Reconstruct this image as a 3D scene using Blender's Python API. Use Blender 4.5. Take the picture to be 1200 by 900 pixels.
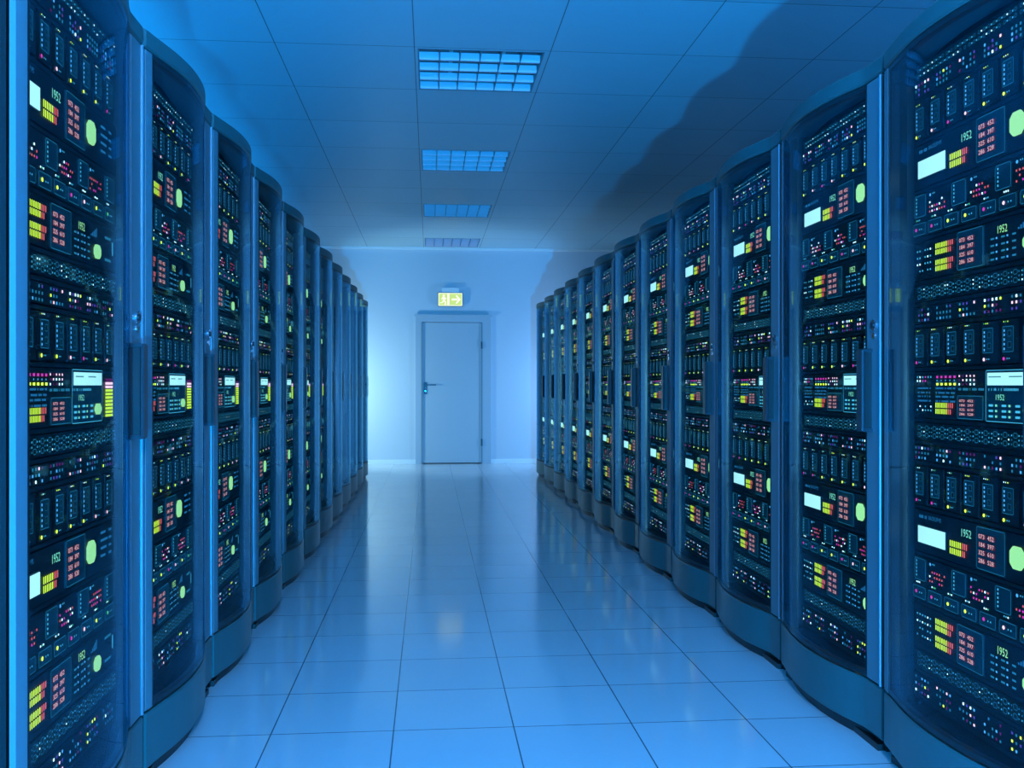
import bpy, math, random
from mathutils import Vector, Matrix

# ------------------------------------------------------------------ scene, camera, lights
for o in list(bpy.data.objects): bpy.data.objects.remove(o)
scene = bpy.context.scene
COL = scene.collection
vs = scene.view_settings
vs.view_transform = 'Standard'; vs.look = 'None'; vs.gamma = 1.0; vs.use_curve_mapping = False
vs.exposure = -0.12

CAMZ = 1.117
cd = bpy.data.cameras.new('camera'); cam = bpy.data.objects.new('camera', cd); COL.objects.link(cam)
cd.sensor_width = 36; cd.lens = 36 * 1095 / 1200; cd.clip_start = 0.02; cd.shift_y = 1 / 1200
cam.location = (0, 0, CAMZ); cam.rotation_euler = (math.radians(90), 0, -math.radians(5.01))
scene.camera = cam

w = bpy.data.worlds.new('world'); scene.world = w; w.use_nodes = True
w.node_tree.nodes['Background'].inputs[0].default_value = (0.06, 0.20, 0.30, 1)
w.node_tree.nodes['Background'].inputs[1].default_value = 0.13

def lamp(name, kind, loc, col, power, size=0.05, rot=(0, 0, 0), sx=None, spot=None):
    d = bpy.data.lights.new(name, kind); d.color = col; d.energy = power
    if kind == 'AREA':
        d.size = size
        if sx: d.shape = 'RECTANGLE'; d.size_y = sx
    else: d.shadow_soft_size = size
    if spot: d.spot_size = math.radians(spot); d.spot_blend = .6
    o = bpy.data.objects.new(name, d); COL.objects.link(o); o.location = loc; o.rotation_euler = rot
    return o
R = math.radians
lamp('aisle_floor_lamp', 'POINT', (.315, -3.26, .04), (0.0, .36, 1.0), 3300, .04)
for y_, p_ in ((1.0, 150), (4.6, 120), (8.0, 90)): lamp('left_service_aisle_lamp', 'POINT', (-2.58, y_, .45), (0.0, .36, 1.0), p_, .25)
lamp('aisle_upper_lamp', 'AREA', (.3, -1.0, 2.6), (.27, .56, 1.0), 112, .45, (R(38), 0, 0))
def aim(o, p): o.rotation_euler = (Vector(p) - o.location).to_track_quat('-Z', 'Y').to_euler()
aim(lamp('cross_aisle_left_lamp', 'SPOT', (-1.50, 12.35, 1.05), (.46, .78, .86), 90, .12, spot=158), (0.2, 13.3, 1.25))
aim(lamp('cross_aisle_right_lamp', 'SPOT', (2.30, 12.35, 1.05), (.24, .52, 1.0), 90, .12, spot=158), (.4, 13.3, 1.25))

# ------------------------------------------------------------------ materials
def pmat(name, base, rough=.5, metal=0.0, spec=.5, emit=None, strength=0.0, noise=0.0, nscale=8.0, coat=0.0):
    m = bpy.data.materials.new(name); m.use_nodes = True; nt = m.node_tree; b = nt.nodes['Principled BSDF']
    b.inputs['Base Color'].default_value = (*base, 1); b.inputs['Roughness'].default_value = rough
    b.inputs['Metallic'].default_value = metal; b.inputs['Specular IOR Level'].default_value = spec
    b.inputs['Coat Weight'].default_value = coat
    if emit:
        b.inputs['Emission Color'].default_value = (*emit, 1); b.inputs['Emission Strength'].default_value = strength
        m.cycles.emission_sampling = 'NONE'
    if noise > 0:
        tc = nt.nodes.new('ShaderNodeTexCoord'); n = nt.nodes.new('ShaderNodeTexNoise'); n.inputs['Scale'].default_value = nscale
        n.inputs['Detail'].default_value = 4
        mr = nt.nodes.new('ShaderNodeMapRange'); mr.inputs['To Min'].default_value = max(0, rough - noise); mr.inputs['To Max'].default_value = rough + noise
        nt.links.new(tc.outputs['Object'], n.inputs['Vector']); nt.links.new(n.outputs['Fac'], mr.inputs['Value'])
        nt.links.new(mr.outputs['Result'], b.inputs['Roughness'])
    return m

def tile_mat(name, base, joint, x0, y0, px, py, lw, rough, spec=.5, jr=.6):
    m = pmat(name, base, rough, spec=spec); nt = m.node_tree; b = nt.nodes['Principled BSDF']
    tc = nt.nodes.new('ShaderNodeTexCoord'); sp = nt.nodes.new('ShaderNodeSeparateXYZ'); nt.links.new(tc.outputs['Object'], sp.inputs[0])
    def mth(op, a, bb=None):
        n = nt.nodes.new('ShaderNodeMath'); n.operation = op
        for i, v in enumerate((a, bb)):
            if v is None: continue
            if isinstance(v, (int, float)): n.inputs[i].default_value = v
            else: nt.links.new(v, n.inputs[i])
        return n.outputs[0]
    def line(src, o, p):
        a = mth('DIVIDE', mth('SUBTRACT', src, o), p)
        f = mth('ABSOLUTE', mth('SUBTRACT', a, mth('ROUND', a)))
        return mth('LESS_THAN', mth('MULTIPLY', f, p), lw)
    L = mth('MAXIMUM', line(sp.outputs[0], x0, px), line(sp.outputs[1], y0, py))
    # slight tone change from tile to tile
    wn = nt.nodes.new('ShaderNodeTexWhiteNoise'); wn.noise_dimensions = '2D'
    cb = nt.nodes.new('ShaderNodeCombineXYZ')
    nt.links.new(mth('FLOOR', mth('DIVIDE', mth('SUBTRACT', sp.outputs[0], x0), px)), cb.inputs[0])
    nt.links.new(mth('FLOOR', mth('DIVIDE', mth('SUBTRACT', sp.outputs[1], y0), py)), cb.inputs[1])
    nt.links.new(cb.outputs[0], wn.inputs['Vector'])
    k = mth('ADD', mth('MULTIPLY', wn.outputs['Value'], .05), .95)
    hs = nt.nodes.new('ShaderNodeVectorMath'); hs.operation = 'SCALE'; hs.inputs[0].default_value = base
    nt.links.new(k, hs.inputs['Scale'])
    mx = nt.nodes.new('ShaderNodeMix'); mx.data_type = 'RGBA'
    nt.links.new(L, mx.inputs['Factor']); nt.links.new(hs.outputs[0], mx.inputs['A']); mx.inputs['B'].default_value = (*joint, 1)
    nt.links.new(mx.outputs['Result'], b.inputs['Base Color'])
    return m

def glass_mat(name, tint, tintfac):
    m = bpy.data.materials.new(name); m.use_nodes = True; nt = m.node_tree; nt.nodes.clear()
    out = nt.nodes.new('ShaderNodeOutputMaterial'); tr = nt.nodes.new('ShaderNodeBsdfTransparent'); gl = nt.nodes.new('ShaderNodeBsdfGlossy')
    fr = nt.nodes.new('ShaderNodeMath'); lw = nt.nodes.new('ShaderNodeLayerWeight'); pw = nt.nodes.new('ShaderNodeMath'); mx = nt.nodes.new('ShaderNodeMixShader')
    tr.inputs[0].default_value = (*tint, 1); gl.inputs['Roughness'].default_value = .035; gl.inputs['Color'].default_value = (.35, .75, .95, 1)
    lw.inputs['Blend'].default_value = .5; pw.operation = 'POWER'; pw.inputs[1].default_value = 5; fr.operation = 'MULTIPLY_ADD'; fr.inputs[1].default_value = .75; fr.inputs[2].default_value = .022
    nt.links.new(lw.outputs['Facing'], pw.inputs[0]); nt.links.new(pw.outputs[0], fr.inputs[0])
    nt.links.new(fr.outputs[0], mx.inputs[0]); nt.links.new(tr.outputs[0], mx.inputs[1]); nt.links.new(gl.outputs[0], mx.inputs[2])
    nt.links.new(mx.outputs[0], out.inputs[0])
    return m

M = {}
M['floor'] = tile_mat('floor_tiles', (.66, .70, .74), (.10, .14, .17), -.1174, 3.04, .3895, .3905, .0022, .11)
M['floor'].node_tree.nodes['Principled BSDF'].inputs['IOR'].default_value = 1.85
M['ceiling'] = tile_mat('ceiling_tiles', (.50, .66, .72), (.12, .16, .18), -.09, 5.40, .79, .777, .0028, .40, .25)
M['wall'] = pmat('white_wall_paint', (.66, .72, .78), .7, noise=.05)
M['trim'] = pmat('white_trim', (.88, .90, .90), .5)
M['door'] = pmat('grey_white_door', (.48, .52, .56), .42, noise=.04)
M['frame'] = pmat('door_frame_paint', (.46, .50, .55), .4)
M['steel'] = pmat('rack_steel', (.13, .20, .23), .40, metal=.3, noise=.06, nscale=3)
M['cap'] = pmat('rack_trim_grey', (.025, .095, .10), .45, noise=.05)
M['basep'] = pmat('rack_base_grey', (.025, .095, .10), .32, noise=.05)
M['body'] = pmat('rack_body_black', (.010, .014, .016), .6, spec=.08)
M['black'] = pmat('black_plastic', (.012, .015, .017), .4)
M['handle'] = pmat('dark_handle_metal', (.025, .04, .05), .32, metal=.2)
M['chrome'] = pmat('chrome', (.7, .75, .8), .15, metal=1)
M['edge'] = pmat('brushed_steel_edge', (.30, .38, .44), .34, metal=.8)
M['glass'] = glass_mat('tinted_door_glass', (.70, .86, .90), .5)
M['srv'] = pmat('server_face_black', (.006, .012, .015), .5)
M['srv2'] = pmat('server_panel_dark_blue', (.004, .02, .03), .4, emit=(.0, .10, .20), strength=.16)
M['louvre'] = pmat('louvre_white', (.95, .76, .86), .45)
M['louvre_dark'] = pmat('louvre_blade', (.10, .14, .18), .4)
M['housing'] = pmat('lamp_housing', (.20, .26, .30), .5)
def led(name, c, s): M[name] = pmat('light_' + name, (0.02, 0.02, 0.02), .5, emit=c, strength=s)
led('cyan', (.10, .60, .90), 1.3); led('cyan_dim', (.04, .38, .62), .8); led('cyan_line', (.04, .38, .62), .75)
led('blue_dot', (.12, .50, 1.0), 1.5); led('white', (.75, .95, 1.0), 3.5); led('magenta', (.85, .04, .40), 1.8)
led('magenta_dim', (.40, .02, .30), .6); led('yellow', (.85, .95, .05), 3.0); led('yellow_bar', (.80, .92, .04), 2.0)
led('green', (.15, .9, .35), 1.3); led('red', (1.0, .12, .12), 1.6); led('redtext', (1.0, .42, .42), 1.8); led('pink', (1.0, .45, .55), 3.2)
led('screen', (.62, 1.0, 1.0), 1.6); led('lime', (.55, 1.0, .38), 1.35); led('digits', (.35, 1.0, .70), 1.2); led('purple', (.20, .10, .75), .8)
led('screen_text', (.2, .5, .6), .8); led('label', (.03, .28, .62), .9)
led('red_back', (.35, .02, .05), .5); led('sign', (.62, .86, .22), 1.0); led('sign_white', (.92, 1.0, .75), 1.3)
M['sign'].cycles.emission_sampling = 'AUTO'; M['sign_white'].cycles.emission_sampling = 'AUTO'

# ------------------------------------------------------------------ mesh helpers
class MB:
    def __init__(s): s.v = []; s.f = []; s.m = []; s.mats = []
    def mi(s, m):
        if m not in s.mats: s.mats.append(m)
        return s.mats.index(m)
    def poly(s, pts, m):
        b = len(s.v); s.v += [tuple(p) for p in pts]; s.f.append(tuple(range(b, b + len(pts)))); s.m.append(s.mi(m))
    def box(s, x0, x1, y0, y1, z0, z1, m):
        b = len(s.v)
        s.v += [(x, y, z) for z in (z0, z1) for y in (y0, y1) for x in (x0, x1)]
        for f in ((0, 2, 3, 1), (4, 5, 7, 6), (0, 1, 5, 4), (2, 6, 7, 3), (0, 4, 6, 2), (1, 3, 7, 5)):
            s.f.append(tuple(b + i for i in f)); s.m.append(s.mi(m))
    def bevbox(s, x0, x1, y0, y1, z0, z1, m, c=.003):
        # box with the vertical and front edges chamfered (octagonal outline in plan)
        P = [(x0 + c, y0), (x1 - c, y0), (x1, y0 + c), (x1, y1 - c), (x1 - c, y1), (x0 + c, y1), (x0, y1 - c), (x0, y0 + c)]
        s.prism(P, z0, z1, m)
    def prism(s, P, z0, z1, m):
        n = len(P); b = len(s.v)
        s.v += [(x, y, z0) for x, y in P] + [(x, y, z1) for x, y in P]
        k = s.mi(m)
        for i in range(n):
            j = (i + 1) % n; s.f.append((b + i, b + j, b + n + j, b + n + i)); s.m.append(k)
        s.f.append(tuple(b + i for i in range(n))[::-1]); s.m.append(k)
        s.f.append(tuple(b + n + i for i in range(n))); s.m.append(k)
    def fq(s, x0, x1, z0, z1, y, m):            # a small lit mark on a face turned to -y
        s.poly([(x0, y, z0), (x1, y, z0), (x1, y, z1), (x0, y, z1)], m)
    def disc(s, cx, cz, r, y, m, n=12):
        s.poly([(cx + r * math.cos(2 * math.pi * i / n), y, cz + r * math.sin(2 * math.pi * i / n)) for i in range(n)], m)
    def ring(s, x0, x1, z0, z1, y, t, m, c=.004):     # rounded outline
        def loop(x0, x1, z0, z1, c): return [(x0 + c, z0), (x1 - c, z0), (x1, z0 + c), (x1, z1 - c), (x1 - c, z1), (x0 + c, z1), (x0, z1 - c), (x0, z0 + c)]
        A = loop(x0, x1, z0, z1, c); B = loop(x0 + t, x1 - t, z0 + t, z1 - t, max(c - t, .0005))
        for i in range(8):
            j = (i + 1) % 8
            s.poly([(A[i][0], y, A[i][1]), (A[j][0], y, A[j][1]), (B[j][0], y, B[j][1]), (B[i][0], y, B[i][1])], m)
    def cyl(s, c, r, h, axis, m, n=20):           # along -y from c (axis 'y') or +x
        b = len(s.v); k = s.mi(m)
        for t in (0, h):
            for i in range(n):
                a = 2 * math.pi * i / n; u, v = r * math.cos(a), r * math.sin(a)
                s.v.append((c[0] + u, c[1] - t, c[2] + v) if axis == 'y' else (c[0] + t, c[1] + u, c[2] + v))
        for i in range(n):
            j = (i + 1) % n; s.f.append((b + i, b + j, b + n + j, b + n + i)); s.m.append(k)
        s.f.append(tuple(b + i for i in range(n))[::-1]); s.m.append(k); s.f.append(tuple(b + n + i for i in range(n))); s.m.append(k)
    def text(s, t, x, z, h, y, m, wscale=1.0):
        co = text_polys(t); 
        for poly in co: s.poly([(x + px * h * wscale, y, z + pz * h) for px, pz in poly], m)
    def build(s, name, parent=None, smooth=False):
        me = bpy.data.meshes.new(name); me.from_pydata(s.v, [], s.f)
        for m in s.mats: me.materials.append(M[m])
        for p, k in zip(me.polygons, s.m): p.material_index = k
        if smooth:
            me.polygons.foreach_set('use_smooth', [True] * len(me.polygons))
            try: me.set_sharp_from_angle(angle=math.radians(32))
            except Exception: pass
        me.update()
        o = bpy.data.objects.new(name, me); COL.objects.link(o)
        if parent: o.parent = parent
        return o

_tc = {}
def text_polys(t):
    if t in _tc: return _tc[t]
    cu = bpy.data.curves.new('t', 'FONT'); cu.body = t; cu.size = 1.0; cu.resolution_u = 2
    o = bpy.data.objects.new('t', cu); COL.objects.link(o)
    dg = bpy.context.evaluated_depsgraph_get(); me = bpy.data.meshes.new_from_object(o.evaluated_get(dg))
    _tc[t] = [[(me.vertices[i].co.x, me.vertices[i].co.y) for i in p.vertices] for p in me.polygons]
    bpy.data.objects.remove(o); bpy.data.curves.remove(cu); bpy.data.meshes.remove(me)
    return _tc[t]

def empty(name, loc=(0, 0, 0), rz=0):
    o = bpy.data.objects.new(name, None); COL.objects.link(o); o.location = loc; o.rotation_euler = (0, 0, rz); o.empty_display_size = .1
    return o
def tag(o, label, cat, group=None):
    o['label'] = label; o['category'] = cat
    if group: o['group'] = group
    return o
def struct(o): o['kind'] = 'structure'; return o

# ------------------------------------------------------------------ room shell
XR, XL, PITCH, Y0 = 1.361, -.797, .823, 2.690
WY, CZ, WXL, WXR, BY = 13.30, 3.06, -3.3, 3.9, -5.5

m = MB(); m.box(WXL, WXR, BY, WY, -.12, 0, 'floor'); struct(m.build('floor'))
# ceiling with an opening for each lamp
LX0, LX1 = -.072, .668
LY = [5.42 + 2.331 * i for i in range(4)]; LL = .745
LY[3] = 12.42
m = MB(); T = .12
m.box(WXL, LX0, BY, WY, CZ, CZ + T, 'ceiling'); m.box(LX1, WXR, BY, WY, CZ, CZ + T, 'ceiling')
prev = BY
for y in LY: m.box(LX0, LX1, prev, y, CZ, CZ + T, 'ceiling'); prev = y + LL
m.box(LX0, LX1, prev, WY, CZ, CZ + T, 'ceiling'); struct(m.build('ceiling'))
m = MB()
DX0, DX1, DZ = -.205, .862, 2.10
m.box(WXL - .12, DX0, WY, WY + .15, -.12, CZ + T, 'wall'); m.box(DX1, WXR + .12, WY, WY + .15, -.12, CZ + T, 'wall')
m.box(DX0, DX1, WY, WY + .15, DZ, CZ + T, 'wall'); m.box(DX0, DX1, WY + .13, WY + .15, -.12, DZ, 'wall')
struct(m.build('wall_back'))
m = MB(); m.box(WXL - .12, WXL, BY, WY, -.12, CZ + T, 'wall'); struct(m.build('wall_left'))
m = MB(); m.box(WXR, WXR + .12, BY, WY, -.12, CZ + T, 'wall'); struct(m.build('wall_right'))
for nm, a, b in (('baseboard_left', WXL, DX0), ('baseboard_right', DX1, WXR)):
    m = MB(); m.prism([(a, WY - .014), (b, WY - .014), (b, WY), (a, WY)], 0, .05, 'trim')
    m.prism([(a, WY - .008), (b, WY - .008), (b, WY), (a, WY)], .05, .06, 'trim'); struct(m.build(nm))
m = MB(); m.box(WXL, WXR, WY - .035, WY, CZ - .028, CZ, 'trim'); struct(m.build('trim_1'))

# door: frame, leaf, lever, hinges
dr = empty('door_1', (0, WY, 0)); struct(dr)
m = MB()
f0, f1 = DX0, DX1; l0, l1, lt = -.118, .735, 2.005
m.box(f0, l0, -.03, .06, 0, DZ, 'frame'); m.box(l1, f1, -.03, .06, 0, DZ, 'frame'); m.box(l0, l1, -.03, .06, lt, DZ, 'frame')
m.box(f0 - .012, f1 + .012, -.052, -.028, DZ - .022, DZ + .012, 'frame')
m.box(l0 - .006, l0 + .012, -.038, .02, 0, lt, 'housing'); m.box(l1 - .008, l1 + .006, -.034, .02, 0, lt, 'housing')
m.build('door_frame', dr)
m = MB(); m.box(l0 + .012, l1 - .008, -.012, .035, .012, lt - .006, 'door'); m.build('door_leaf', dr)
m = MB(); m.bevbox(-.085, -.045, -.024, -.012, .985, 1.155, 'handle', .004)
m.cyl((-.065, -.02, 1.115), .012, .045, 'y', 'handle'); m.box(-.072, .085, -.068, -.052, 1.107, 1.125, 'handle')
m.cyl((-.065, -.02, 1.03), .009, .01, 'y', 'chrome'); m.build('door_handle', dr)
for z in (.30, 1.68):
    m = MB()
    m.prism([(l1 - .004 + .011 * math.cos(a), -.042 + .011 * math.sin(a)) for a in [i * math.pi / 5 for i in range(10)]], z - .05, z + .05, 'handle')
    m.build('hinge', dr)

# exit sign
ex = empty('exit_sign', (.285, WY, 2.325))
tag(ex, 'glowing green and white emergency exit sign on the wall above the door', 'sign')
m = MB(); m.bevbox(-.178, .178, -.055, -.02, -.098, .098, 'housing', .006); m.box(-.12, .12, -.05, 0, .098, .165, 'trim'); m.box(-.15, .15, -.03, 0, -.07, .098, 'housing'); m.build('sign_housing', ex)
m = MB(); y = -.0575
m.box(-.168, .168, y, -.054, -.09, .09, 'sign')
m.ring(-.168, .168, -.09, .09, y - .001, .009, 'sign_white', .002)
# arrow
m.box(.02, .10, y - .002, y, -.013, .013, 'sign_white')
m.poly([(.075, y - .002, .058), (.095, y - .002, .058), (.145, y - .002, 0), (.095, y - .002, -.058), (.075, y - .002, -.058), (.112, y - .002, 0)], 'sign_white')
# doorway and running man
m.box(-.042, -.014, y - .002, y, -.078, .078, 'sign_white')
m.disc(-.092, .052, .016, y - .003, 'sign_white')
for q in ([(-.112, .032), (-.082, .036), (-.072, -.008), (-.10, -.012)], [(-.11, .030), (-.128, .002), (-.122, -.004), (-.10, .018)],
          [(-.084, .034), (-.054, .012), (-.06, .004), (-.084, .018)], [(-.10, -.008), (-.078, -.008), (-.06, -.04), (-.066, -.078), (-.08, -.078), (-.078, -.042)],
          [(-.10, -.006), (-.086, -.02), (-.108, -.05), (-.146, -.056), (-.146, -.044), (-.116, -.038)]):
    m.poly([(a, y - .003, b) for a, b in q], 'sign_white')
m.build('sign_face', ex)

# ceiling lamps: recessed box, long blades, sloping cross slats
ord4 = ['nearest', 'second', 'third', 'farthest']
def build_lamp():
    t = empty('ceiling_lamp', (LX0, LY[0], CZ)); W = LX1 - LX0
    m = MB(); hz = .10; e = .008
    m.box(0, e, 0, LL, -.002, hz, 'housing'); m.box(W - e, W, 0, LL, -.002, hz, 'housing')
    m.box(e, W - e, 0, e, -.002, hz, 'housing'); m.box(e, W - e, LL - e, LL, -.002, hz, 'housing'); m.box(0, W, 0, LL, hz, hz + .01, 'housing')
    m.build('housing', t)
    n = 4; p = (LL - 2 * e) / n
    for i in range(n):
        m = MB(); y = e + p * (i + 1) - .004
        # slat: pale face turned toward the aisle start, leaning back as it rises, with a folded lower lip
        m.v = []; k = m.mi('louvre'); x0, x1 = e, W - e
        P = [(y - .004, .002), (y - .012, .043), (y - .009, .044), (y, .003)]
        m.v = [(x0, a, z) for a, z in P] + [(x1, a, z) for a, z in P]
        for q in ((0, 1, 2, 3), (7, 6, 5, 4), (0, 4, 5, 1), (1, 5, 6, 2), (2, 6, 7, 3), (3, 7, 4, 0)): m.f.append(q); m.m.append(k)
        b = len(m.v); P = [(y + .002, .001), (y + .002, .004), (y + .036, .010), (y + .036, .007)] if i < n - 1 else [(y, .001), (y, .003), (y + .003, .003), (y + .003, .001)]
        m.v += [(x0, a, z) for a, z in P] + [(x1, a, z) for a, z in P]
        for q in ((0, 1, 2, 3), (7, 6, 5, 4), (0, 4, 5, 1), (1, 5, 6, 2), (2, 6, 7, 3), (3, 7, 4, 0)): m.f.append(tuple(b + j for j in q)); m.m.append(k)
        m.build('louvre_slat', t)
    for j in range(5):
        m = MB(); x = e + (W - 2 * e) * (j + 1) / 6; m.box(x - .003, x + .003, e, LL - e, -.001, .075, 'louvre_dark'); m.build('louvre_blade', t)
    m = MB()
    for xx in (.2, .52): m.prism([(xx + .013 * math.cos(i * math.pi / 5), 0.013 * math.sin(i * math.pi / 5)) for i in range(10)], 0, LL - 2 * e, 'trim')
    m.v = [(x, e + z, .088 + y * .7) for x, y, z in m.v]
    m.build('lamp_tube', t)
    return t
def copy_tree(o, parent=None):
    c = o.copy(); COL.objects.link(c)
    if parent: c.parent = parent
    for ch in list(o.children):
        copy_tree(ch, c)
    return c
lt0 = build_lamp()
for i in range(4):
    o = lt0 if i == 0 else copy_tree(lt0)
    o.location = (LX0, LY[i], CZ)
    tag(o, ['louvred lamp in the ceiling, the brightest and nearest of four', 'second nearest of the four unlit louvred lamps in the ceiling',
            'third of the four louvred ceiling lamps, dim, before the one at the wall', 'farthest louvred ceiling lamp, right against the end wall above the exit sign'][i], 'ceiling light', 'louvred lamps along the aisle ceiling')

# ------------------------------------------------------------------ the rack
W = .800; SG0, SG1 = .034, .695; ZB, ZT = .205, 2.055
KP = [(0, .003), (.02, .008), (.055, .014), (.12, .027), (.20, .041), (.30, .051), (.40, .051), (.50, .043), (.60, .024), (.655, .009), (.69, .001), (.72, 0), (.82, 0)]
def bulge(s):
    if s <= 0: return KP[0][1]
    for i in range(len(KP) - 1):
        if s <= KP[i + 1][0]:
            p0 = KP[max(i - 1, 0)]; p1 = KP[i]; p2 = KP[i + 1]; p3 = KP[min(i + 2, len(KP) - 1)]
            h = p2[0] - p1[0]; t = (s - p1[0]) / h
            m1 = (p2[1] - p0[1]) / (p2[0] - p0[0]) * h; m2 = (p3[1] - p1[1]) / (p3[0] - p1[0]) * h
            return (2 * t**3 - 3 * t**2 + 1) * p1[1] + (t**3 - 2 * t**2 + t) * m1 + (-2 * t**3 + 3 * t**2) * p2[1] + (t**3 - t**2) * m2
    return 0
def curve_slab(m, s0, s1, z0, z1, off, th, mat, n=None, cham=0.0):
    n = n or max(2, int((s1 - s0) / .03)); k = m.mi(mat); b = len(m.v)
    S = [s0 + (s1 - s0) * i / n for i in range(n + 1)]
    for s in S:
        y = -(bulge(s) + off)
        if cham: m.v += [(s, y + cham, z0), (s, y, z0 + cham), (s, y, z1 - cham), (s, y + cham, z1), (s, y + th, z1), (s, y + th, z0)]
        else: m.v += [(s, y, z0), (s, y, z1), (s, y + th, z1), (s, y + th, z0)]
    L = 6 if cham else 4
    for i in range(n):
        for j in range(L):
            a = b + i * L + j; c = b + i * L + (j + 1) % L; m.f.append((a, c, c + L, a + L)[::-1]); m.m.append(k)
    m.f.append(tuple(b + j for j in range(L))[::-1]); m.m.append(k); m.f.append(tuple(b + n * L + j for j in range(L))); m.m.append(k)

SY = .050          # face plane of the servers
SX0, SX1 = .070, .748
def dots(m, xs, zs, r, pick, y):
    r *= 1.25
    for x in xs:
        for z in zs:
            c = pick()
            if c: m.fq(x - r, x + r, z - r, z + r, y, c)
def wpick(rng, tab):
    def f():
        r = rng.random() * sum(w for _, w in tab)
        for c, w in tab:
            r -= w
            if r <= 0: return c
    return f
def chassis(name, z0, z1, root, deep=.6):
    m = MB(); m.box(SX0, SX1, SY, SY + deep, z0 + .003, z1 - .003, 'srv'); return m
Y1 = SY - .0012; Y2 = SY - .0030; Y3 = SY - .0045
def bars(m, x, z, w, h, rows=2, y=Y2):
    n = 9; p = w / n
    for r in range(rows):
        for i in range(n):
            c = 'yellow_bar' if i < 6 else 'red'
            if i == 8 and r == 0: continue
            m.fq(x + i * p, x + i * p + p * .55, z + r * h * 1.25, z + r * h * 1.25 + h, y, c)
def red_panel(parent, x0, x1, z0, z1, yb=SY, cols=2, wide=.62, bright='cyan_line'):
    m = MB(); m.box(x0, x1, yb - .003, yb, z0, z1, 'srv2'); y = yb - .0042
    m.ring(x0, x1, z0, z1, y, .0013, bright)
    cw = (x1 - x0) * wide / cols; h = (z1 - z0)
    for c in range(cols):
        for r in range(4):
            zz = z0 + h * (.14 + .19 * r)
            xx = x0 + (x1 - x0) * .08 + c * cw * 1.05
            m.fq(xx, xx + cw * .86, zz, zz + h * .125, y, 'red_back')
            m.text(['286', '325', '184', '073', '528', '610', '397', '452'][c * 4 + r], xx + .0005, zz + h * .015, h * .15, y - .0008, 'redtext', cw * .86 / (h * .15) / 1.75)
    return m.build('readout_panel', parent)
def lampq(parent, x0, x1, z0, z1, mat='lime', name='status_lamp'):
    m = MB(); c = .25 * (x1 - x0); P = [(x0 + c, z0), (x1 - c, z0), (x1, z0 + c), (x1, z1 - c), (x1 - c, z1), (x0 + c, z1), (x0, z1 - c), (x0, z0 + c)]
    m.poly([(a, SY - .005, b) for a, b in P], mat)
    for i in range(8):
        a, b = P[i], P[(i + 1) % 8]; m.poly([(a[0], SY, a[1]), (b[0], SY, b[1]), (b[0], SY - .005, b[1]), (a[0], SY - .005, a[1])], mat)
    return m.build(name, parent)
def screen(parent, x0, x1, z0, z1, txt=True):
    m = MB(); m.box(x0 - .006, x1 + .002, SY - .003, SY, z0 - .003, z1 + .003, 'srv2'); m.box(x0, x1, SY - .005, SY - .003, z0, z1, 'screen')
    if txt:
        h = (z1 - z0)
        for i in range(2): m.fq(x0 + .006 + i * (x1 - x0) * .45, x0 + .006 + i * (x1 - x0) * .45 + (x1 - x0) * .28, z0 + h * .62, z0 + h * .72, SY - .0056, 'screen_text')
    return m.build('display_screen', parent)
def lblrow(m, x0, x1, z, h, rng, mat='label'):
    x = x0
    while x < x1 - .004:
        w = rng.uniform(.003, .006); m.fq(x, x + w, z, z + h, Y1, mat); x += w + rng.choice((.0012, .0012, .0012, .008))

COLTAB = [('cyan_dim', 8), ('blue_dot', 2), ('magenta_dim', 3), ('purple', 3), ('white', 1.2), ('yellow', 1), ('pink', 1.1), (None, 4)]
def mk_F(root, z0, z1, rng, name='patch_panel'):
    m = chassis(name, z0, z1, root); h = z1 - z0
    for k in range(16):
        x = .092 + .0405 * k
        for q in (.20, .58):
            zz = z0 + h * q; m.ring(x, x + .016, zz, zz + h * .24, Y1, .0014, 'cyan_line', .003)
        dots(m, [x + .022, x + .034], [z0 + h * .30, z0 + h * .50, z0 + h * .70], .0015, wpick(rng, [('cyan', 5), ('white', 1), ('cyan_dim', 5)]), Y1)
    return m.build(name, root)
def mk_G(root, z0, z1, rng, name='port_switch'):
    m = chassis(name, z0, z1, root); h = z1 - z0
    for g in range(6):
        x = .082 + .1127 * g
        dots(m, [x + .0165 * i for i in range(5)], [z0 + h * q for q in (.22, .50, .78)], .0026, wpick(rng, COLTAB), Y1)
    return m.build(name, root)
def mk_A(root, z0, z1, rng):
    m = chassis('network_switch', z0, z1, root); h = z1 - z0
    for k in range(30):
        x = .09 + .0215 * k
        for q in (.62, .78): m.ring(x, x + .009, z0 + h * q, z0 + h * (q + .09), Y1, .0010, 'cyan_line', .002)
        dots(m, [x + .015], [z0 + h * .66, z0 + h * .82], .0016, wpick(rng, [('cyan', 3), ('white', 1), (None, 2)]), Y1)
    for g in range(6):
        x = .082 + .1127 * g
        dots(m, [x + .0165 * i for i in range(5)], [z0 + h * q for q in (.12, .26, .40)], .0028, wpick(rng, COLTAB), Y1)
    return m.build('network_switch', root)
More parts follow.
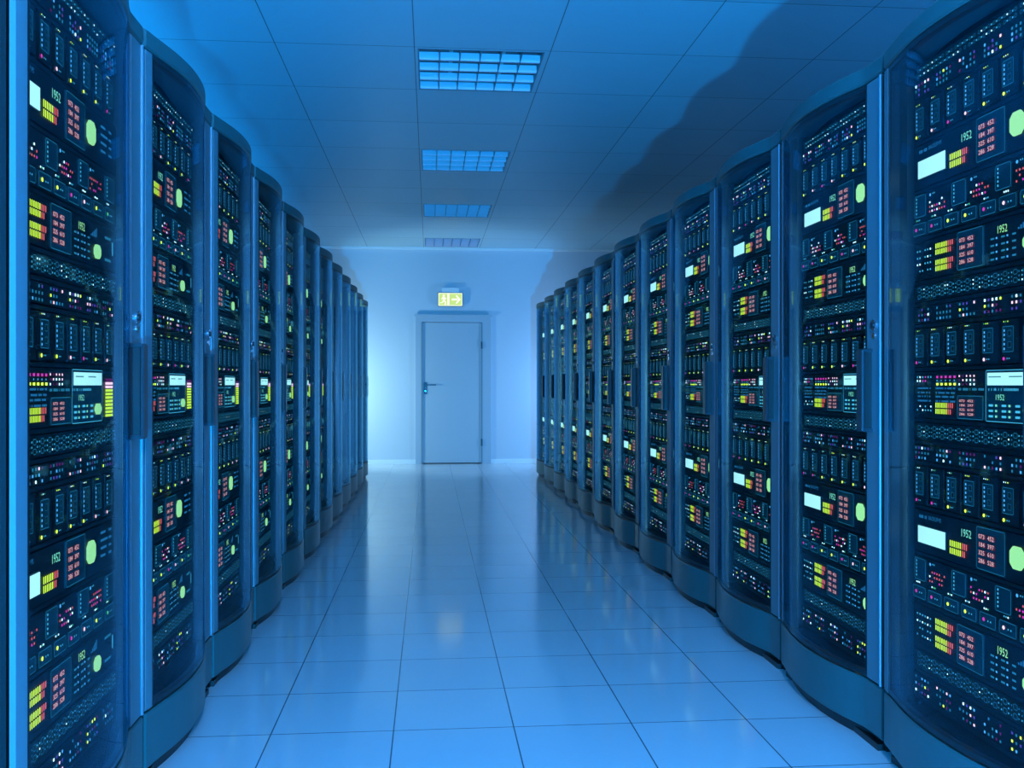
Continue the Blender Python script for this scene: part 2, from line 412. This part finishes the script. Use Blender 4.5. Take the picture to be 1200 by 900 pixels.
def mk_B(root, z0, z1, rng, lit=0):
    m = MB(); m.box(SX0, SX1, SY + .006, SY + .6, z0 + .003, z1 - .003, 'black'); ch = m.build('blade_chassis', root); h = z1 - z0
    pal = ['yellow', 'yellow', 'magenta', 'pink', 'yellow', 'magenta', 'yellow', 'pink']; rng.shuffle(pal)
    for k in range(8):
        x = .078 + .083 * k; m = MB(); m.box(x, x + .066, SY - .001, SY + .03, z0 + .005, z1 - .004, 'srv')
        y = SY - .0022
        m.fq(x + .004, x + .048, z0 + h * .27, z0 + h * .82, y, 'srv2'); y -= .0008
        m.ring(x + .004, x + .048, z0 + h * .27, z0 + h * .82, y, .0012, 'cyan_line', .002)
        for q in (.34, .44, .54, .64, .73): m.fq(x + .0085, x + .0135, z0 + h * q - .0028, z0 + h * q + .0028, y, 'blue_dot')
        for q in (.36, .60):
            m.fq(x + .026, x + .040, z0 + h * q, z0 + h * (q + .13), y, 'black'); m.ring(x + .026, x + .040, z0 + h * q, z0 + h * (q + .13), y - .0006, .0009, 'cyan_line', .001)
        for i in range(3): m.fq(x + .008 + .008 * i, x + .0105 + .008 * i, z0 + h * .91, z0 + h * .91 + .0028, y, rng.choice(('white', 'green', 'yellow')))
        m.disc(x + .009, z0 + h * .13, .0046, y, pal[k], 10)
        for i in (1, 2): m.fq(x + .013 + .008 * i, x + .0162 + .008 * i, z0 + h * .12, z0 + h * .12 + .003, y, 'cyan')
        m.build('blade', ch)
    return ch
def mk_C(root, z0, z1, rng):
    m = chassis('storage_controller', z0, z1, root); h = z1 - z0
    m.text('BACKUP PS', .15, z0 + h * .80, h * .13, Y1, 'label', .8); lblrow(m, .10, .145, z0 + h * .80, h * .07, rng)
    m.text('1952', .310, z0 + h * .64, h * .24, Y1, 'digits', .85)
    bars(m, .262, z0 + h * .20, .086, h * .13)
    for i, q in enumerate((.78, .62, .46, .30)):
        m.fq(.625, .66 + .008 * ((i * 2) % 3), z0 + h * q, z0 + h * (q + .05), Y1, 'label'); m.fq(.685, .705, z0 + h * q, z0 + h * (q + .05), Y1, 'label')
    o = m.build('storage_controller', root)
    screen(o, .100, .240, z0 + h * .24, z0 + h * .62, False); red_panel(o, .388, .508, z0 + h * .08, z0 + h * .95, cols=2); lampq(o, .528, .580, z0 + h * .30, z0 + h * .74)
    return o
def mk_D(root, z0, z1, rng):
    m = chassis('drive_server', z0, z1, root); h = z1 - z0
    for c in (.155, .357, .548):
        m.disc(c + .004, z0 + h * .88, .0045, Y1, 'blue_dot', 10); m.fq(c + .016, c + .019, z0 + h * .88, z0 + h * .91, Y1, 'cyan'); m.fq(c + .024, c + .027, z0 + h * .88, z0 + h * .91, Y1, 'cyan')
        dots(m, [c + .002 + .0125 * i for i in range(7)], [z0 + h * q for q in (.52, .62, .72)], .0021, wpick(rng, [('red', 4), ('white', 2), ('magenta', 2), (None, 4)]), Y1)
    for k in range(8):
        x = .080 + .083 * k; dots(m, [x + .006, x + .014, x + .022], [z0 + h * .40], .0016, wpick(rng, [('white', 3), ('green', 1), ('cyan', 2)]), Y1)
    o = m.build('drive_server', root)
    for a, b in ((.078, .138), (.272, .338), (.468, .532), (.655, .720)):
        m = MB(); m.box(a, b, SY - .003, SY, z0 + h * .46, z0 + h * .94, 'srv2'); m.ring(a, b, z0 + h * .46, z0 + h * .94, SY - .0038, .0013, 'cyan_line', .005)
        for q in (.55, .63, .71, .79, .87): m.fq(a + .009, a + .014, z0 + h * q - .002, z0 + h * q + .003, SY - .0038, 'cyan')
        m.build('drive_module', o)
    pal = ['magenta', 'magenta', 'yellow', 'yellow', 'magenta', 'pink', 'yellow', 'green']
    for k in range(8):
        x = .070 + .083 * k; m = MB(); m.box(x, x + .068, SY - .003, SY, z0 + h * .06, z0 + h * .32, 'srv2'); m.ring(x, x + .068, z0 + h * .06, z0 + h * .32, SY - .0038, .0012, 'cyan_line', .004)
        m.disc(x + .018, z0 + h * .19, .0050, SY - .0042, pal[k], 10)
        for i in (1, 2): m.fq(x + .024 + .011 * i, x + .0275 + .011 * i, z0 + h * .17, z0 + h * .20, SY - .0042, 'cyan')
        m.build('button_module', o)
    return o
def mk_E(root, z0, z1, rng):
    m = chassis('power_monitor', z0, z1, root); h = z1 - z0
    dots(m, [.09 + .014 * i for i in range(6)], [z0 + h * q for q in (.25, .42, .58, .75)], .0020, wpick(rng, [('cyan', 4), ('white', 2), (None, 1)]), Y1)
    bars(m, .190, z0 + h * .16, .092, h * .12); bars(m, .190, z0 + h * .56, .092, h * .12)
    m.text('1952', .470, z0 + h * .68, h * .24, Y1, 'lime', .8)
    for r in range(4):
        for c in range(5): m.fq(.445 + .022 * c, .445 + .022 * c + (.015 if c % 2 == 0 else .006), z0 + h * (.12 + .15 * r), z0 + h * (.16 + .15 * r), Y1, 'cyan_dim' if c % 2 == 0 else 'blue_dot')
    for i in range(5): m.fq(.556 + .009 * i, .561 + .009 * i, z0 + h * .66, z0 + h * (.70 + .04 * i), Y1, 'label')
    for q in (.22, .72): m.fq(.655, .70, z0 + h * q, z0 + h * q + .007, Y1, 'cyan_line')
    m.fq(.712, .718, z0 + h * .4, z0 + h * .7, Y1, 'cyan')
    o = m.build('power_monitor', root)
    red_panel(o, .300, .418, z0 + h * .06, z0 + h * .94); lampq(o, .578, .618, z0 + h * .20, z0 + h * .50)
    return o
def mk_H(root, z0, z1, rng):
    m = chassis('control_server', z0, z1, root); h = z1 - z0
    dots(m, [.09 + .0145 * i for i in range(6)], [z0 + h * .87, z0 + h * .79], .0021, wpick(rng, [('cyan', 3), ('magenta', 2), ('white', 2), (None, 1)]), Y1)
    dots(m, [.09 + .0145 * i for i in range(6)], [z0 + h * .26, z0 + h * .18], .0019, wpick(rng, [('cyan', 3), ('white', 2), (None, 2)]), Y1)
    for i in range(5):
        x = .191 + .0215 * i; m.fq(x, x + .010, z0 + h * .845, z0 + h * .89, Y1, 'magenta'); m.fq(x + .002, x + .006, z0 + h * .78, z0 + h * .81, Y1, 'cyan'); m.fq(x, x + .011, z0 + h * .70, z0 + h * .745, Y1, 'yellow')
    dots(m, [.305 + .017 * i for i in range(5)], [z0 + h * .88, z0 + h * .80, z0 + h * .72], .0020, wpick(rng, [('white', 3), ('pink', 2), ('magenta_dim', 2)]), Y1)
    for r, q in enumerate((.62, .53, .45, .36)):
        lblrow(m, .092, .165, z0 + h * q, h * .035, rng); lblrow(m, .188, .285, z0 + h * q, h * .035, rng)
    lblrow(m, .30, .42, z0 + h * .60, h * .045, rng, 'cyan_dim')
    bars(m, .190, z0 + h * .12, .092, h * .10)
    m.fq(.427, .632, z0 + h * .03, z0 + h * .98, Y1, 'srv2'); m.ring(.427, .632, z0 + h * .03, z0 + h * .98, Y2, .0016, 'cyan')
    lblrow(m, .436, .560, z0 + h * .60, h * .045, rng, 'cyan')
    m.text('1952', .466, z0 + h * .43, h * .15, Y2, 'digits', .95)
    for r in range(3):
        for c in range(5): m.fq(.440 + .027 * c, .440 + .027 * c + (.018 if c % 2 == 0 else .008), z0 + h * (.11 + .10 * r), z0 + h * (.15 + .10 * r), Y2, 'cyan' if c % 2 == 0 else 'digits')
    for i in range(11): m.fq(.655, .712, z0 + h * (.10 + .068 * i), z0 + h * (.10 + .068 * i) + h * .048, Y2, 'yellow_bar' if i < 8 else ('pink' if i < 10 else 'magenta_dim'))
    o = m.build('control_server', root)
    screen(o, .437, .622, z0 + h * .70, z0 + h * .93); red_panel(o, .300, .418, z0 + h * .05, z0 + h * .50); lampq(o, .580, .622, z0 + h * .16, z0 + h * .36)
    return o

def build_rack():
    rng = random.Random(7)
    root = empty('server_rack')
    # cabinet body
    m = MB(); D = 1.0; t = .02
    m.box(0, t, .012, D, .02, 2.09, 'body'); m.box(W - t, W, .012, D, .02, 2.09, 'body'); m.box(t, W - t, D - t, D, .02, 2.09, 'body')
    m.box(t, W - t, .02, D - t, 2.07, 2.09, 'body'); m.box(t, W - t, .02, D - t, .02, .19, 'body')
    m.box(t, SX0 - .004, .03, .09, .19, 2.07, 'black'); m.box(SX1 + .002, W - t, .03, .09, .19, 2.07, 'black')
    m.build('cabinet', root)
    m = MB(); m.box(.03, W - .03, .0, .95, 0, .02, 'black'); curve_slab(m, .02, W - .02, 0.0, .032, -.022, .03, 'black'); m.build('plinth', root)
    m = MB(); curve_slab(m, 0, W, 2.060, 2.114, .004, .11, 'cap', 30, .006); m.box(0, W, .06, 1.0, 2.092, 2.112, 'cap')
    m.build('top_trim', root, True)
    m = MB(); curve_slab(m, 0, W, .042, .198, .004, .03, 'basep', 30, .004); m.build('base_panel', root, True)
    # door
    m = MB(); curve_slab(m, 0, SG0, ZB, ZT, .003, .012, 'steel', 6, .002)
    curve_slab(m, .705, W, ZB, ZT, .003, .014, 'steel', 4, .002)
    m.bevbox(W - .010, W, -.008, .010, ZB, ZT, 'edge', .003)
    door = m.build('door', root, True)
    m = MB(); curve_slab(m, SG0 - .001, SG0 + .013, ZB, ZT, .0, .03, 'black', 2); curve_slab(m, .690, .706, ZB, ZT, .0, .03, 'black', 2)
    curve_slab(m, SG0, .70, ZB, ZB + .014, .0, .02, 'black'); curve_slab(m, SG0, .70, ZT - .014, ZT, .0, .02, 'black'); m.build('door_seal', door, True)
    m = MB(); curve_slab(m, SG0 + .006, .697, ZB + .004, ZT - .004, .002, .005, 'glass', 40); m.build('door_glass', door, True)
    m = MB(); m.bevbox(.698, .742, -.036, -.026, .975, 1.225, 'handle', .004); m.box(.703, .737, -.028, .0, .980, 1.220, 'black'); m.box(.698, .742, -.030, .0, .972, .982, 'handle'); m.box(.698, .742, -.030, .0, 1.218, 1.228, 'handle')
    h = m.build('handle', door)
    m = MB(); m.cyl((.752, 0, 1.300), .017, .008, 'y', 'chrome'); m.cyl((.752, -.008, 1.300), .009, .004, 'y', 'black', 12); m.cyl((.752, 0, 1.268), .010, .006, 'y', 'chrome', 14); m.build('door_lock', door, True)
    # servers from the top down
    z = 2.044; g = .0095
    seq = [(mk_A, .100), (mk_B, .115), (mk_C, .130), (mk_D, .130), (mk_E, .115), (mk_F, .053), (mk_G, .053), (mk_B, .115), (mk_H, .137), (mk_F, .055),
           (mk_G, .050), (mk_B, .118), (mk_C, .125), (mk_D, .130), (mk_E, .120), (mk_F, .060), (mk_G, .070)]
    for fn, h in seq:
        fn(root, z - h, z, rng); z -= h + g
    # spacer rails between the units
    m = MB(); z = 2.044
    for fn, h in seq: z -= h + g; m.box(SX0, SX1, SY + .002, SY + .3, z, z + g, 'black')
    m.build('mounting_rail', root)
    return root

rack0 = build_rack()
nth = ['first', 'second', 'third', 'fourth', 'fifth', 'sixth', 'seventh', 'eighth', 'ninth', 'tenth', 'eleventh', 'twelfth', 'thirteenth']
first = True
def place(x, y, rz, label, group):
    global first
    o = rack0 if first else copy_tree(rack0)
    first = False
    o.location = (x, y, 0); o.rotation_euler = (0, 0, rz); tag(o, label, 'server rack', group)
    return o
for k in range(-1, 11):
    y = Y0 + PITCH * k
    if k == -1: lab = 'large server rack filling the left edge, nearest glass door of the left row'
    elif k == 0: lab = 'server rack right behind the nearest glass one in the left row'
    elif k == 10: lab = 'last server rack of the left row, its end facing the pale wall'
    elif k == 9: lab = 'last but one server rack of the left row, before the pale wall'
    else: lab = '%s server rack from the camera in the left row, curved glass door' % nth[k + 1]
    place(XL, y, R(90), lab, 'server racks in the left row')
for k in range(-1, 11):
    y = Y0 + PITCH * (k + 1)
    if k == -1: lab = 'large server rack filling the right edge, bright white displays behind curved glass'
    elif k == 0: lab = 'whole server rack right behind the nearest one in the right row'
    elif k == 10: lab = 'last server rack of the right row, its end facing the pale wall'
    elif k == 9: lab = 'last but one server rack of the right row, before the pale wall'
    else: lab = '%s server rack from the camera in the right row, curved glass door' % nth[k + 1]
    place(XR, y, R(-90), lab, 'server racks in the right row')
